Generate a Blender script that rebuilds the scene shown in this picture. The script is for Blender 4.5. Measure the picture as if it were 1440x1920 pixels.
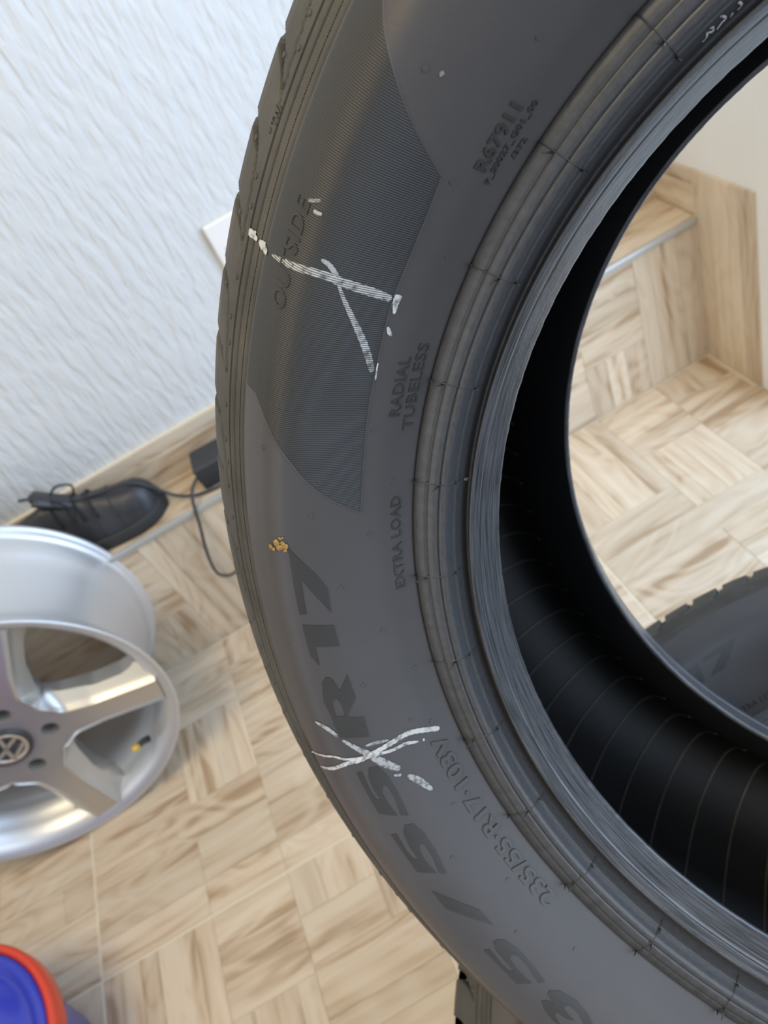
import bpy, bmesh, math, random
import numpy as np
from mathutils import Matrix, Vector
from mathutils.geometry import tessellate_polygon
random.seed(7); rng = np.random.default_rng(7)
scn = bpy.context.scene
COL = scn.collection
for o in list(bpy.data.objects): bpy.data.objects.remove(o)

# ---------------------------------------------------------------- camera
F, CX, CY, H = 1440.0, 720.0, 960.0, 0.969          # focal length in px of the 1440x1920 frame, camera height
AX = np.array([0.86270841, -0.50534017, 0.01911807])   # world axes seen in the camera (x right, y down, z forward)
AY = np.array([-0.35313082, -0.57493641, 0.73806961])
AU = np.array([-0.36198455, -0.64349004, -0.67445367])
W2C = np.array([AX, AY, AU])                            # rows: world axes; world = W2C @ cam
cam_d = bpy.data.cameras.new('camera'); cam = bpy.data.objects.new('camera', cam_d); COL.objects.link(cam)
right, down, fwd = W2C[:, 0], W2C[:, 1], W2C[:, 2]
cam.matrix_world = Matrix(((right[0], -down[0], -fwd[0], 0), (right[1], -down[1], -fwd[1], 0),
                           (right[2], -down[2], -fwd[2], H), (0, 0, 0, 1)))
cam_d.sensor_fit = 'HORIZONTAL'; cam_d.sensor_width = 36.0; cam_d.lens = 36.0 * F / 1440.0
cam_d.clip_start = 0.01; cam_d.clip_end = 50
cam_d.dof.use_dof = True; cam_d.dof.focus_distance = 0.265; cam_d.dof.aperture_fstop = 20.0
scn.camera = cam

# ---------------------------------------------------------------- world, lamps, exposure
wd = bpy.data.worlds.new('world'); scn.world = wd; wd.use_nodes = True
bgn = wd.node_tree.nodes['Background']
bgn.inputs[0].default_value = (0.90, 0.95, 1.0, 1); bgn.inputs[1].default_value = 0.36

def area(name, loc, target, sx, sy, power, col):
    l = bpy.data.lights.new(name, 'AREA'); l.shape = 'RECTANGLE'; l.size = sx; l.size_y = sy
    l.energy = power; l.color = col
    o = bpy.data.objects.new(name, l); COL.objects.link(o); o.location = loc
    d = Vector(target) - Vector(loc); o.rotation_euler = d.to_track_quat('-Z', 'Y').to_euler()
    return o
area('daylight_behind_camera', (1.05, -1.55, 1.25), (0.05, 0.5, 0.5), 1.5, 2.0, 36, (0.64, 0.79, 1.0))  # broad bluish area light behind the camera to the right, source unseen
area('daylight_door_opening', (1.35, 0.0, 1.0), (0.2, 0.9, 0.1), 1.1, 1.9, 40, (0.52, 0.71, 1.0))
area('ceiling_lamp', (-0.7, 0.0, 2.5), (-0.4, 0.5, 0.0), 0.9, 0.9, 25, (1.0, 0.82, 0.54))
area('daylight_window', (-2.1, -0.95, 1.15), (0.2, 0.2, 0.7), 1.8, 1.5, 11, (0.86, 0.91, 1.0))
vs = scn.view_settings
vs.view_transform = 'Standard'; vs.look = 'None'; vs.gamma = 1.0; vs.use_curve_mapping = False; vs.exposure = 0.06

# ---------------------------------------------------------------- helpers
def tag(o, label=None, cat=None, group=None, kind=None):
    for k, v in (('label', label), ('category', cat), ('group', group), ('kind', kind)):
        if v: o[k] = v
    return o

def mesh(name, V, Fc, smooth=True):
    m = bpy.data.meshes.new(name)
    m.from_pydata([tuple(map(float, v)) for v in V], [], [tuple(int(i) for i in f) for f in Fc]); m.update()
    if smooth: m.polygons.foreach_set('use_smooth', [True] * len(m.polygons))
    return m

def obj(name, me, mat=None, parent=None, mw=None):
    o = bpy.data.objects.new(name, me); COL.objects.link(o)
    if mat and me and not me.materials: me.materials.append(mat)
    if parent: o.parent = parent
    if mw is not None: o.matrix_local = mw
    return o

def empty(name, loc=(0, 0, 0), mw=None):
    o = bpy.data.objects.new(name, None); COL.objects.link(o); o.empty_display_size = 0.05
    if mw is not None: o.matrix_world = mw
    else: o.location = loc
    return o

def copy_tree(o, parent=None, skip=()):
    c = o.copy(); COL.objects.link(c); c.parent = parent
    for ch in list(o.children):
        if ch.name.split('.')[0] not in skip: copy_tree(ch, c, skip)
    return c

def box_mesh(name, lo, hi, bev=0.0, seg=2):
    bm = bmesh.new(); bmesh.ops.create_cube(bm, size=1)
    for v in bm.verts:
        for i in range(3): v.co[i] = lo[i] + (v.co[i] + .5) * (hi[i] - lo[i])
    if bev: bmesh.ops.bevel(bm, geom=bm.edges[:], offset=bev, segments=seg, profile=.5, affect='EDGES')
    m = bpy.data.meshes.new(name); bm.to_mesh(m); bm.free(); return m

def revolve(name, prof, steps=360, close_prof=False, axis='z', a0=0.0, a1=2 * math.pi):
    """prof: list of (w, r); local axis z = w"""
    full = abs(a1 - a0 - 2 * math.pi) < 1e-6
    n = len(prof); ns = steps if full else steps + 1
    th = np.linspace(a0, a1, steps + 1)[:ns]
    P = np.array(prof)
    V = np.empty((ns, n, 3)); V[:, :, 0] = np.cos(th)[:, None] * P[:, 1]; V[:, :, 1] = np.sin(th)[:, None] * P[:, 1]; V[:, :, 2] = P[:, 0]
    Fc = []
    for i in range(steps):
        j = (i + 1) % ns
        for k in range(n if close_prof else n - 1):
            l = (k + 1) % n; Fc.append((i * n + k, j * n + k, j * n + l, i * n + l))
    return mesh(name, V.reshape(-1, 3), Fc)

def smooth_path(pts, sub=6):
    P = np.array(pts, float); out = []
    for i in range(len(P) - 1):
        p0, p1, p2, p3 = P[max(i - 1, 0)], P[i], P[i + 1], P[min(i + 2, len(P) - 1)]
        for s in range(sub):
            t = s / sub
            out.append(.5 * ((2 * p1) + (p2 - p0) * t + (2 * p0 - 5 * p1 + 4 * p2 - p3) * t * t + (3 * p1 - p0 - 3 * p2 + p3) * t ** 3))
    out.append(P[-1]); return np.array(out)

def tube_mesh(name, pts, rad, seg=8):
    P = np.array(pts, float); n = len(P); R = np.full(n, rad) if np.isscalar(rad) else np.array(rad)
    V = []; up = np.array([0.13, 0.21, 1.0])
    for i in range(n):
        t = P[min(i + 1, n - 1)] - P[max(i - 1, 0)]; t = t / (np.linalg.norm(t) + 1e-12)
        a = np.cross(t, up); a /= np.linalg.norm(a) + 1e-12; b = np.cross(t, a)
        for k in range(seg):
            an = 2 * math.pi * k / seg; V.append(P[i] + R[i] * (math.cos(an) * a + math.sin(an) * b))
    Fc = [(i * seg + k, i * seg + (k + 1) % seg, (i + 1) * seg + (k + 1) % seg, (i + 1) * seg + k) for i in range(n - 1) for k in range(seg)]
    Fc += [tuple(range(seg))[::-1], tuple((n - 1) * seg + k for k in range(seg))]
    return mesh(name, V, Fc)

# ---------------------------------------------------------------- materials
def newmat(name):
    m = bpy.data.materials.new(name); m.use_nodes = True
    return m, m.node_tree.nodes, m.node_tree.links, m.node_tree.nodes['Principled BSDF']
def simple(name, col, rough=.5, metal=0.0, spec=.5, noise=0.0, nscale=40, bump=0.0, bscale=200, coat=0.0):
    m, N, L, P = newmat(name)
    P.inputs['Base Color'].default_value = (*col, 1); P.inputs['Roughness'].default_value = rough
    P.inputs['Metallic'].default_value = metal; P.inputs['Specular IOR Level'].default_value = spec
    if coat: P.inputs['Coat Weight'].default_value = coat; P.inputs['Coat Roughness'].default_value = .08
    tc = N.new('ShaderNodeTexCoord')
    if noise:
        nz = N.new('ShaderNodeTexNoise'); nz.inputs['Scale'].default_value = nscale; nz.inputs['Detail'].default_value = 5
        L.new(tc.outputs['Object'], nz.inputs['Vector'])
        r = N.new('ShaderNodeValToRGB')
        r.color_ramp.elements[0].position = .3; r.color_ramp.elements[1].position = .75
        r.color_ramp.elements[0].color = (*[c * (1 - noise) for c in col], 1); r.color_ramp.elements[1].color = (*[min(1, c * (1 + noise)) for c in col], 1)
        L.new(nz.outputs['Fac'], r.inputs['Fac']); L.new(r.outputs['Color'], P.inputs['Base Color'])
    if bump:
        nb = N.new('ShaderNodeTexNoise'); nb.inputs['Scale'].default_value = bscale; nb.inputs['Detail'].default_value = 3
        L.new(tc.outputs['Object'], nb.inputs['Vector'])
        b = N.new('ShaderNodeBump'); b.inputs['Strength'].default_value = bump; b.inputs['Distance'].default_value = .0005
        L.new(nb.outputs['Fac'], b.inputs['Height']); L.new(b.outputs['Normal'], P.inputs['Normal'])
    return m

def wood_mat(name, light, mid, dark, rough=.32):
    m, N, L, P = newmat(name)
    tc = N.new('ShaderNodeTexCoord'); oi = N.new('ShaderNodeObjectInfo')
    off = N.new('ShaderNodeVectorMath'); off.operation = 'MULTIPLY_ADD'
    comb = N.new('ShaderNodeCombineXYZ')
    for i, k in enumerate((31.0, 57.0, 13.0)):
        mu = N.new('ShaderNodeMath'); mu.operation = 'MULTIPLY'; mu.inputs[1].default_value = k
        L.new(oi.outputs['Random'], mu.inputs[0]); L.new(mu.outputs[0], comb.inputs[i])
    L.new(tc.outputs['Object'], off.inputs[0]); off.inputs[1].default_value = (1, 1, 1); L.new(comb.outputs[0], off.inputs[2])
    # long streaks
    mp = N.new('ShaderNodeMapping'); mp.inputs['Scale'].default_value = (2.4, 42, 42); L.new(off.outputs[0], mp.inputs['Vector'])
    n1 = N.new('ShaderNodeTexNoise'); n1.inputs['Scale'].default_value = 1; n1.inputs['Detail'].default_value = 6; n1.inputs['Roughness'].default_value = .55; n1.inputs['Distortion'].default_value = .2
    L.new(mp.outputs[0], n1.inputs['Vector'])
    # cathedral figure
    mp2 = N.new('ShaderNodeMapping'); mp2.inputs['Scale'].default_value = (4, 13, 13); L.new(off.outputs[0], mp2.inputs['Vector'])
    n2 = N.new('ShaderNodeTexNoise'); n2.inputs['Scale'].default_value = 1; n2.inputs['Detail'].default_value = 1.5; n2.inputs['Distortion'].default_value = 1.2
    L.new(mp2.outputs[0], n2.inputs['Vector'])
    ml = N.new('ShaderNodeMath'); ml.operation = 'MULTIPLY'; ml.inputs[1].default_value = 42; L.new(n2.outputs['Fac'], ml.inputs[0])
    sn = N.new('ShaderNodeMath'); sn.operation = 'SINE'; L.new(ml.outputs[0], sn.inputs[0])
    mr = N.new('ShaderNodeMapRange'); mr.inputs[1].default_value = -1; mr.inputs[2].default_value = 1; mr.inputs[3].default_value = -.055; mr.inputs[4].default_value = .055; L.new(sn.outputs[0], mr.inputs[0])
    ad = N.new('ShaderNodeMath'); ad.operation = 'ADD'; L.new(n1.outputs['Fac'], ad.inputs[0]); L.new(mr.outputs[0], ad.inputs[1])
    rmp = N.new('ShaderNodeValToRGB'); e = rmp.color_ramp.elements
    e[0].position = .32; e[0].color = (*dark, 1); e[1].position = .64; e[1].color = (*light, 1)
    x = e.new(.46); x.color = (*mid, 1)
    L.new(ad.outputs[0], rmp.inputs['Fac'])
    hs = N.new('ShaderNodeHueSaturation')
    v = N.new('ShaderNodeMapRange'); v.inputs[3].default_value = .90; v.inputs[4].default_value = 1.08; L.new(oi.outputs['Random'], v.inputs[0])
    L.new(v.outputs[0], hs.inputs['Value']); L.new(rmp.outputs['Color'], hs.inputs['Color'])
    L.new(hs.outputs['Color'], P.inputs['Base Color'])
    P.inputs['Roughness'].default_value = rough
    b = N.new('ShaderNodeBump'); b.inputs['Strength'].default_value = .12; b.inputs['Distance'].default_value = .0006
    L.new(n1.outputs['Fac'], b.inputs['Height']); L.new(b.outputs['Normal'], P.inputs['Normal'])
    return m

M_wood = wood_mat('wood_tile', (.68, .57, .43), (.60, .475, .335), (.40, .275, .165))
M_grout = simple('tile_grout', (.74, .67, .53), .7)
M_white = simple('white_paint', (.84, .83, .79), .6, noise=.03, nscale=6, bump=.1, bscale=60)
M_edge = simple('aluminium_nosing', (.52, .53, .52), .35, .5)

def plaster_mat():
    m, N, L, P = newmat('ribbed_plaster')
    P.inputs['Base Color'].default_value = (.62, .62, .61, 1); P.inputs['Roughness'].default_value = .65
    tc = N.new('ShaderNodeTexCoord')
    def nz(scale, det, dist=0.0):
        mp = N.new('ShaderNodeMapping'); mp.inputs['Scale'].default_value = scale; L.new(tc.outputs['Object'], mp.inputs['Vector'])
        n = N.new('ShaderNodeTexNoise'); n.inputs['Scale'].default_value = 1; n.inputs['Detail'].default_value = det; n.inputs['Distortion'].default_value = dist
        L.new(mp.outputs[0], n.inputs['Vector']); return n
    a = nz((80, 80, 19), 2.5, .2); c = nz((120, 120, 60), 2)
    r = N.new('ShaderNodeValToRGB'); r.color_ramp.elements[0].position = .36; r.color_ramp.elements[1].position = .60
    L.new(a.outputs['Fac'], r.inputs['Fac'])
    mx = N.new('ShaderNodeMath'); mx.operation = 'MULTIPLY_ADD'; mx.inputs[1].default_value = .45
    L.new(c.outputs['Fac'], mx.inputs[0]); L.new(r.outputs['Color'], mx.inputs[2])
    b = N.new('ShaderNodeBump'); b.inputs['Strength'].default_value = .5; b.inputs['Distance'].default_value = .0035
    L.new(mx.outputs[0], b.inputs['Height']); L.new(b.outputs['Normal'], P.inputs['Normal'])
    return m
M_plaster = plaster_mat()

def rubber_mat(name, col, rough, noise=.25, nscale=18, dust=0.0, bump=.15, bscale=900, spec=.5, streak=None):
    m, N, L, P = newmat(name)
    tc = N.new('ShaderNodeTexCoord')
    nz = N.new('ShaderNodeTexNoise'); nz.inputs['Scale'].default_value = nscale; nz.inputs['Detail'].default_value = 6; nz.inputs['Roughness'].default_value = .6
    src = tc.outputs['Object']
    if streak:                                      # polar coordinates: worn streaks run round the ring
        sp = N.new('ShaderNodeSeparateXYZ'); L.new(src, sp.inputs[0])
        at = N.new('ShaderNodeMath'); at.operation = 'ARCTAN2'; L.new(sp.outputs[1], at.inputs[0]); L.new(sp.outputs[0], at.inputs[1])
        cb = N.new('ShaderNodeCombineXYZ'); mu = N.new('ShaderNodeMath'); mu.operation = 'MULTIPLY'; mu.inputs[1].default_value = streak[0]
        L.new(at.outputs[0], mu.inputs[0]); L.new(mu.outputs[0], cb.inputs[0])
        mz = N.new('ShaderNodeMath'); mz.operation = 'MULTIPLY'; mz.inputs[1].default_value = streak[1]; L.new(sp.outputs[2], mz.inputs[0]); L.new(mz.outputs[0], cb.inputs[1])
        L.new(cb.outputs[0], nz.inputs['Vector'])
    else: L.new(src, nz.inputs['Vector'])
    r = N.new('ShaderNodeValToRGB'); e = r.color_ramp.elements
    e[0].position = .35; e[1].position = .72
    e[0].color = (*[c * (1 - noise) for c in col], 1); e[1].color = (*[c * (1 + noise) + dust for c in col], 1)
    L.new(nz.outputs['Fac'], r.inputs['Fac']); L.new(r.outputs['Color'], P.inputs['Base Color'])
    P.inputs['Roughness'].default_value = rough; P.inputs['Specular IOR Level'].default_value = spec
    nb = N.new('ShaderNodeTexNoise'); nb.inputs['Scale'].default_value = bscale; nb.inputs['Detail'].default_value = 2; L.new(tc.outputs['Object'], nb.inputs['Vector'])
    b = N.new('ShaderNodeBump'); b.inputs['Strength'].default_value = bump; b.inputs['Distance'].default_value = .0003
    L.new(nb.outputs['Fac'], b.inputs['Height']); L.new(b.outputs['Normal'], P.inputs['Normal'])
    return m
M_rubber = rubber_mat('rubber_sidewall', (.069, .063, .062), .48, .10, 14)
M_hatch = rubber_mat('rubber_ribbed', (.034, .033, .032), .54, .15, 14)
M_letter = rubber_mat('rubber_lettering', (.040, .038, .035), .42, .12, 20)
M_tread = rubber_mat('rubber_tread', (.064, .058, .046), .60, .22, 30, dust=.012, bump=.3, bscale=500)
M_bead = rubber_mat('rubber_bead', (.055, .055, .058), .30, .5, 5, dust=.07, streak=(1.6, 260), spec=.7, bump=.35, bscale=420)
M_ring = rubber_mat('rubber_rim_ring', (.056, .056, .058), .38, .14, 6, dust=.01, streak=(10, 260))
M_liner = rubber_mat('rubber_liner', (.012, .012, .013), .55, .2, 20, spec=.35)

def chalk_mat(name, col, cover, ribs=False):
    m, N, L, P = newmat(name)
    P.inputs['Base Color'].default_value = (*col, 1); P.inputs['Roughness'].default_value = .85
    tc = N.new('ShaderNodeTexCoord'); nz = N.new('ShaderNodeTexNoise'); nz.inputs['Scale'].default_value = 420; nz.inputs['Detail'].default_value = 5
    L.new(tc.outputs['Object'], nz.inputs['Vector'])
    r = N.new('ShaderNodeValToRGB'); r.color_ramp.elements[0].position = .62 - cover * .5; r.color_ramp.elements[1].position = .74 - cover * .4
    r.color_ramp.elements[0].color = (.25, .25, .25, 1); r.color_ramp.elements[1].color = (.95, .95, .95, 1)
    L.new(nz.outputs['Fac'], r.inputs['Fac'])
    out = r.outputs['Color']
    if ribs:                                        # chalk only sits on the crests of the ribs
        sp = N.new('ShaderNodeSeparateXYZ'); L.new(tc.outputs['Object'], sp.inputs[0])
        at = N.new('ShaderNodeMath'); at.operation = 'ARCTAN2'; L.new(sp.outputs[1], at.inputs[0]); L.new(sp.outputs[0], at.inputs[1])
        mu = N.new('ShaderNodeMath'); mu.operation = 'MULTIPLY'; mu.inputs[1].default_value = 360 / .1515; L.new(at.outputs[0], mu.inputs[0])
        sn = N.new('ShaderNodeMath'); sn.operation = 'SINE'; L.new(mu.outputs[0], sn.inputs[0])
        mr = N.new('ShaderNodeMapRange'); mr.inputs[1].default_value = -.9; mr.inputs[2].default_value = .5; mr.inputs[3].default_value = .12; L.new(sn.outputs[0], mr.inputs[0])
        mm = N.new('ShaderNodeMath'); mm.operation = 'MULTIPLY'; L.new(mr.outputs[0], mm.inputs[0]); L.new(out, mm.inputs[1]); out = mm.outputs[0]
    L.new(out, P.inputs['Alpha'])
    return m
M_chalk = chalk_mat('chalk', (.60, .60, .58), .55)
M_chalk_thin = chalk_mat('chalk_worn', (.40, .41, .41), .50)
M_chalk_rib = chalk_mat('chalk_on_ribs', (.58, .58, .56), .55, True)
M_crumb = simple('dried_mud', (.34, .21, .065), .9, noise=.3, nscale=300)
M_alloy = simple('silver_alloy', (.62, .62, .61), .30, .85)
M_alloy_face = simple('silver_alloy_face', (.56, .55, .52), .34, .80)
M_barrel = simple('silver_barrel', (.66, .67, .68), .38, .65)
M_black = simple('black_plastic', (.02, .02, .022), .42)
M_dark = simple('dark_cap', (.035, .037, .042), .35)
M_emblem = simple('brushed_emblem', (.62, .56, .46), .38, .7)
M_shoe = simple('black_leather', (.030, .030, .033), .42, noise=.25, nscale=60, bump=.4, bscale=350)
M_sole = simple('black_sole', (.028, .028, .027), .7)
M_lace = simple('black_lace', (.012, .012, .012), .8)
M_cable = simple('black_cable', (.028, .030, .036), .5)
M_blue = simple('blue_plastic', (.030, .045, .46), .25, coat=.4)
M_red = simple('red_plastic', (.66, .055, .022), .35, coat=.2)
M_socket = simple('socket_white', (.80, .77, .72), .4)
M_yellow = simple('yellow_dust_cap', (.75, .48, .04), .4)

# ---------------------------------------------------------------- room shell
YR, YB, XS, ZL, ZT = 0.987, 1.10, 0.686, 0.276, 0.353   # riser plane, back wall, side wall, ledge height, tile top
T = 0.451; GX, GY = -0.628, 0.535                        # tile pitch and joints

def struct(o): o['kind'] = 'structure'; return o
floor = struct(obj('floor', box_mesh('floor', (-1.54, -1.30, -.06), (XS, YR, -.0011)), M_grout))
struct(obj('floor', box_mesh('floor_beyond_door', (XS, -1.30, -.06), (2.6, .80, -.002)), simple('pale_concrete', (.55, .53, .49), .75, noise=.12, nscale=9)))
wall_back = struct(obj('wall_back', box_mesh('wall_back', (-1.60, YB, 0), (XS + .12, YB + .12, 2.6)), M_plaster))
wall_right = struct(obj('wall_right', box_mesh('wall_right', (XS, .80, 0), (XS + .12, YB, 2.6)), M_white))
step = struct(obj('trim_1', box_mesh('ledge', (-1.54, YR + .0011, -.02), (XS - .001, YB - .0005, ZL - .0011)), M_grout))
base_b = struct(obj('baseboard_back', box_mesh('baseboard_back', (-1.54, YB - .010, ZL - .003), (XS - .001, YB, ZT - .001)), M_grout))
base_r = struct(obj('baseboard_right', box_mesh('baseboard_right', (XS - .004, .85, 0), (XS + .001, YB - .011, ZT - .001)), M_grout))
# white door casing at the end of the tiled wall
case = struct(obj('trim_2', box_mesh('door_casing', (XS - .006, .765, 0), (XS + .125, .8495, 2.1), .004), M_white))

_pl = {}
def plank_mesh(l, w, t=.0042):
    key = (round(l, 4), round(w, 4), t)
    if key not in _pl:
        g = .0003; b = .0004
        m = box_mesh('plank', (-l / 2 + g, -w / 2 + g, -t), (l / 2 - g, w / 2 - g, 0), b, 1); m.materials.append(M_wood); _pl[key] = m
    return _pl[key]

def plank(parent, org, u, v, u0, u1, v0, v1, along_u, nm='plank'):
    """a plank on the plane org + u*a + v*b (u, v unit vectors); grain along u or v"""
    if u1 - u0 < .006 or v1 - v0 < .006: return
    n = u.cross(v); c = org + u * ((u0 + u1) / 2) + v * ((v0 + v1) / 2)
    if along_u: me = plank_mesh(u1 - u0, v1 - v0); X, Yv = u, v
    else: me = plank_mesh(v1 - v0, u1 - u0); X, Yv = v, -u
    mw = Matrix(((X.x, Yv.x, n.x, c.x), (X.y, Yv.y, n.y, c.y), (X.z, Yv.z, n.z, c.z), (0, 0, 0, 1)))
    o = bpy.data.objects.new(nm, me); COL.objects.link(o); o.parent = parent; o.matrix_local = mw

def block(parent, org, u, v, u0, u1, v0, v1, horiz, unit, lim):
    """a parquet block cut in planks, clipped to lim = (umin, umax, vmin, vmax)"""
    L0, L1 = (v0, v1) if horiz else (u0, u1)
    k = max(1, int(round((L1 - L0) / unit)))
    e = [L0]
    wts = [1 + .35 * math.sin(3.1 * i + 7 * L0) for i in range(k)]
    for x in wts: e.append(e[-1] + (L1 - L0) * x / sum(wts))
    for i in range(k):
        a = (u0, u1, e[i], e[i + 1]) if horiz else (e[i], e[i + 1], v0, v1)
        a = (max(a[0], lim[0]), min(a[1], lim[1]), max(a[2], lim[2]), min(a[3], lim[3]))
        plank(parent, org, u, v, *a, horiz)

UX, UY, UZ = Vector((1, 0, 0)), Vector((0, 1, 0)), Vector((0, 0, 1))
cols = (0, .170, .288, .400, T)
def floor_tile(ix, iy):
    x0, y0 = GX + ix * T, GY + iy * T; g = .0016
    lim = (x0 + g, min(x0 + T - g, XS - .005), y0 + g, min(y0 + T - g, YR))
    def B(c0, c1, a, b, hz, unit):               # y given for the row [.535, .986], wrapped into the tile
        a -= GY; b -= GY
        for sh in (-T, 0, T):
            lo, hi = max(a + sh, 0), min(b + sh, T)
            if hi - lo > .008: block(floor, Vector((0, 0, 0)), UX, UY, x0 + c0, x0 + c1, y0 + lo, y0 + hi, hz, unit, lim)
    B(0, .170, .535, .655, True, .05); B(0, .288, .655, .710, True, .055); B(0, .170, .710, .770, True, .06); B(0, .170, .770, .986, False, .043)
    B(.170, .288, .400, .535, True, .046); B(.170, .288, .535, .655, True, .055); B(.170, .288, .710, .851, False, .032)
    B(.288, .400, .470, .535, False, .056); B(.288, T, .535, .640, True, .052); B(.288, .400, .640, .700, True, .06); B(.288, T, .700, .860, True, .052); B(.288, .400, .860, .921, True, .06)
    B(.400, T, .640, .700, True, .06); B(.400, T, .860, .986, False, .05)
for ix in range(-2, 3):
    for iy in (-1, 0): floor_tile(ix, iy)
# the rest of the floor, out of sight in front
bm = bmesh.new()
yy = -1.28
while yy < GY - T - .01:
    xx = -1.53 + .15 * (int(yy * 100) % 3)
    while xx < XS - .02:
        x1 = min(xx + .45, XS - .005); r = bmesh.ops.create_cube(bm, size=1)
        for v in r['verts']: v.co = Vector((xx + .001 + (v.co.x + .5) * (x1 - xx - .002), yy + .001 + (v.co.y + .5) * min(.054, GY - T - yy - .002), -.0042 + (v.co.z + .5) * .0042))
        xx += .45
    yy += .056
m = bpy.data.meshes.new('plank_field'); bm.to_mesh(m); bm.free()
tag(obj('plank_field', m, M_wood, floor), kind='stuff')
# riser of the ledge
org = Vector((0, YR, 0)); nu = UX
for ix in range(-2, 3):
    x0 = GX + ix * T; g = .0014
    lim = (max(x0 + g, -1.53), min(x0 + T - g, XS - .0055), .0, ZL - .012)
    for c0, c1, a, b, hz, un in ((0, .17, 0, .28, True, .055), (.17, .288, 0, .11, False, .034), (.17, .288, .11, .28, True, .055), (.288, .40, 0, .28, False, .036), (.40, T, 0, .28, False, .05)):
        block(step, org, UX, UZ, x0 + c0, x0 + c1, a, b, hz, un, lim)
    # tread of the ledge
    block(step, Vector((0, 0, ZL)), UX, UY, x0, x0 + T, YR + .004, YB - .0105, True, .052, (max(x0 + g, -1.53), min(x0 + T - g, XS - .0055), YR + .004, YB - .0105))
    block(base_b, Vector((0, YB - .0105, 0)), UX, UZ, x0 + .13, x0 + .13 + T, ZL, ZT, True, .04, (max(x0 + .13 + g, -1.53), min(x0 + .13 + T - g, XS - .0055), ZL + .0005, ZT))
ns = obj('nosing', box_mesh('nosing', (-1.53, YR - .0045, ZL - .010), (XS - .0055, YR + .0030, ZL + .0006), .002), M_edge, step)
# tiles on the side wall (normal -x): u = -y, v = z
org = Vector((XS - .0045, 0, 0))
for a, b, z0, z1, hz, un in ((.851, .99, 0, ZT, False, .040), (.99, YB - .011, 0, ZL, False, .04), (.99, YB - .011, ZL, ZT, True, .038)):
    block(base_r, org, -UY, UZ, -b, -a, z0, z1, hz, un, (-b, -a, z0, z1))

# ---------------------------------------------------------------- tyre geometry
TC_ = np.array([0.24146242, 0.02980388, 0.23716773]); TN_ = np.array([-0.40445477, 0.41440059, -0.8152843])
TM_ = TC_ - .0705 * TN_                                   # centre of the tyre, camera axes
e1_ = np.array([-1.0, 0, 0]); e1_ -= TN_ * (e1_ @ TN_); e1_ /= np.linalg.norm(e1_)
e2_ = -np.cross(TN_, e1_)                                 # upward in the picture; local y = -e2
RING = [(.0705, .2122), (.0730, .2129), (.0800, .2149), (.0836, .21595), (.0840, .2167), (.0844, .21615), (.0875, .2172), (.0897, .2181)]
FLNG = [(.0897, .2181), (.0899, .2188), (.0878, .2194), (.0850, .2203), (.0850, .2216), (.0880, .2227), (.0925, .2233), (.0940, .2237), (.0938, .2241), (.0962, .2244), (.0985, .2251), (.0998, .2262), (.1003, .2276), (.0993, .2281), (.1005, .2286),
        (.1012, .2300), (.1013, .2324), (.1002, .2330), (.1012, .2336), (.1010, .2360), (.1004, .2380), (.0992, .2388)]
WALL = [(.0992, .2388), (.1008, .2396), (.1060, .2430), (.1125, .2475), (.1190, .2530), (.1250, .2585), (.1298, .2635), (.1337, .2685), (.1362, .2730), (.1373, .2770), (.1365, .2820), (.1338, .2870), (.1302, .2925), (.1264, .2975)]
SHLD = [(.1264, .2975), (.1252, .2980), (.1254, .2990), (.1247, .3002), (.1240, .3010), (.1222, .3040), (.1207, .3045), (.1213, .3055), (.1203, .3076), (.1188, .3081), (.1194, .3089)]
TRD = [(.1194, .3089), (.1170, .3125), (.1140, .3165), (.1106, .3205), (.1060, .3245), (.1000, .3275), (.0950, .3292), (.0850, .3308)]
CROWN = [(.0850, .3308), (.0684, .3328), (.0600, .3334), (.0595, .3275), (.0505, .3280), (.0500, .3342), (.0235, .3354), (.0230, .3293), (.0140, .3295), (.0135, .3357), (0, .3358)]
INNER = [(.0705, .2122), (.0690, .2126), (.0692, .2145), (.0740, .2240), (.0860, .2390), (.1040, .2540), (.1180, .2670), (.1235, .2780), (.1210, .2890), (.1110, .3020), (.0940, .3130), (.0700, .3190), (.0400, .3215), (0, .3225)]

def densify(P, step):
    P = np.array(P); out = [P[0]]
    for a, b in zip(P[:-1], P[1:]):
        k = max(1, int(math.ceil(np.linalg.norm(b - a) / step)))
        for i in range(1, k + 1): out.append(a + (b - a) * i / k)
    return np.array(out)
def csmooth(P, sub):
    return smooth_path([(a, b) for a, b in P], sub)
WALL_S = csmooth(WALL, 5); TRD_S = csmooth(TRD, 5)
NEAR = np.vstack([densify(RING, .0008), densify(FLNG, .0006)[1:], WALL_S[1:], densify(SHLD, .0008)[1:], TRD_S[1:], densify(CROWN, .003)[1:3]])
NQ = np.r_[0, np.cumsum(np.linalg.norm(np.diff(NEAR, axis=0), axis=1))]
NT = np.gradient(NEAR, axis=0); NT /= np.linalg.norm(NT, axis=1)[:, None]
NNRM = np.c_[NT[:, 1], -NT[:, 0]]                          # outward normal in (w, r)
def smooth_normals():
    K = 7; P = np.pad(NNRM, ((K, K), (0, 0)), 'edge'); S = sum(P[i:i + len(NNRM)] for i in range(2 * K + 1))
    return S / np.linalg.norm(S, axis=1)[:, None]
NSM = smooth_normals()
def surf(th, q, off=0.0):
    """point of the tyre's near side in tyre space: th radians (clockwise), q along the profile from the bead toe"""
    th, q, off = np.broadcast_arrays(np.asarray(th, float), np.asarray(q, float), np.asarray(off, float))
    w = np.interp(q, NQ, NEAR[:, 0]) + off * np.interp(q, NQ, NSM[:, 0]); r = np.interp(q, NQ, NEAR[:, 1]) + off * np.interp(q, NQ, NSM[:, 1])
    return np.stack([r * np.cos(th), -r * np.sin(th), w], -1)
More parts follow.
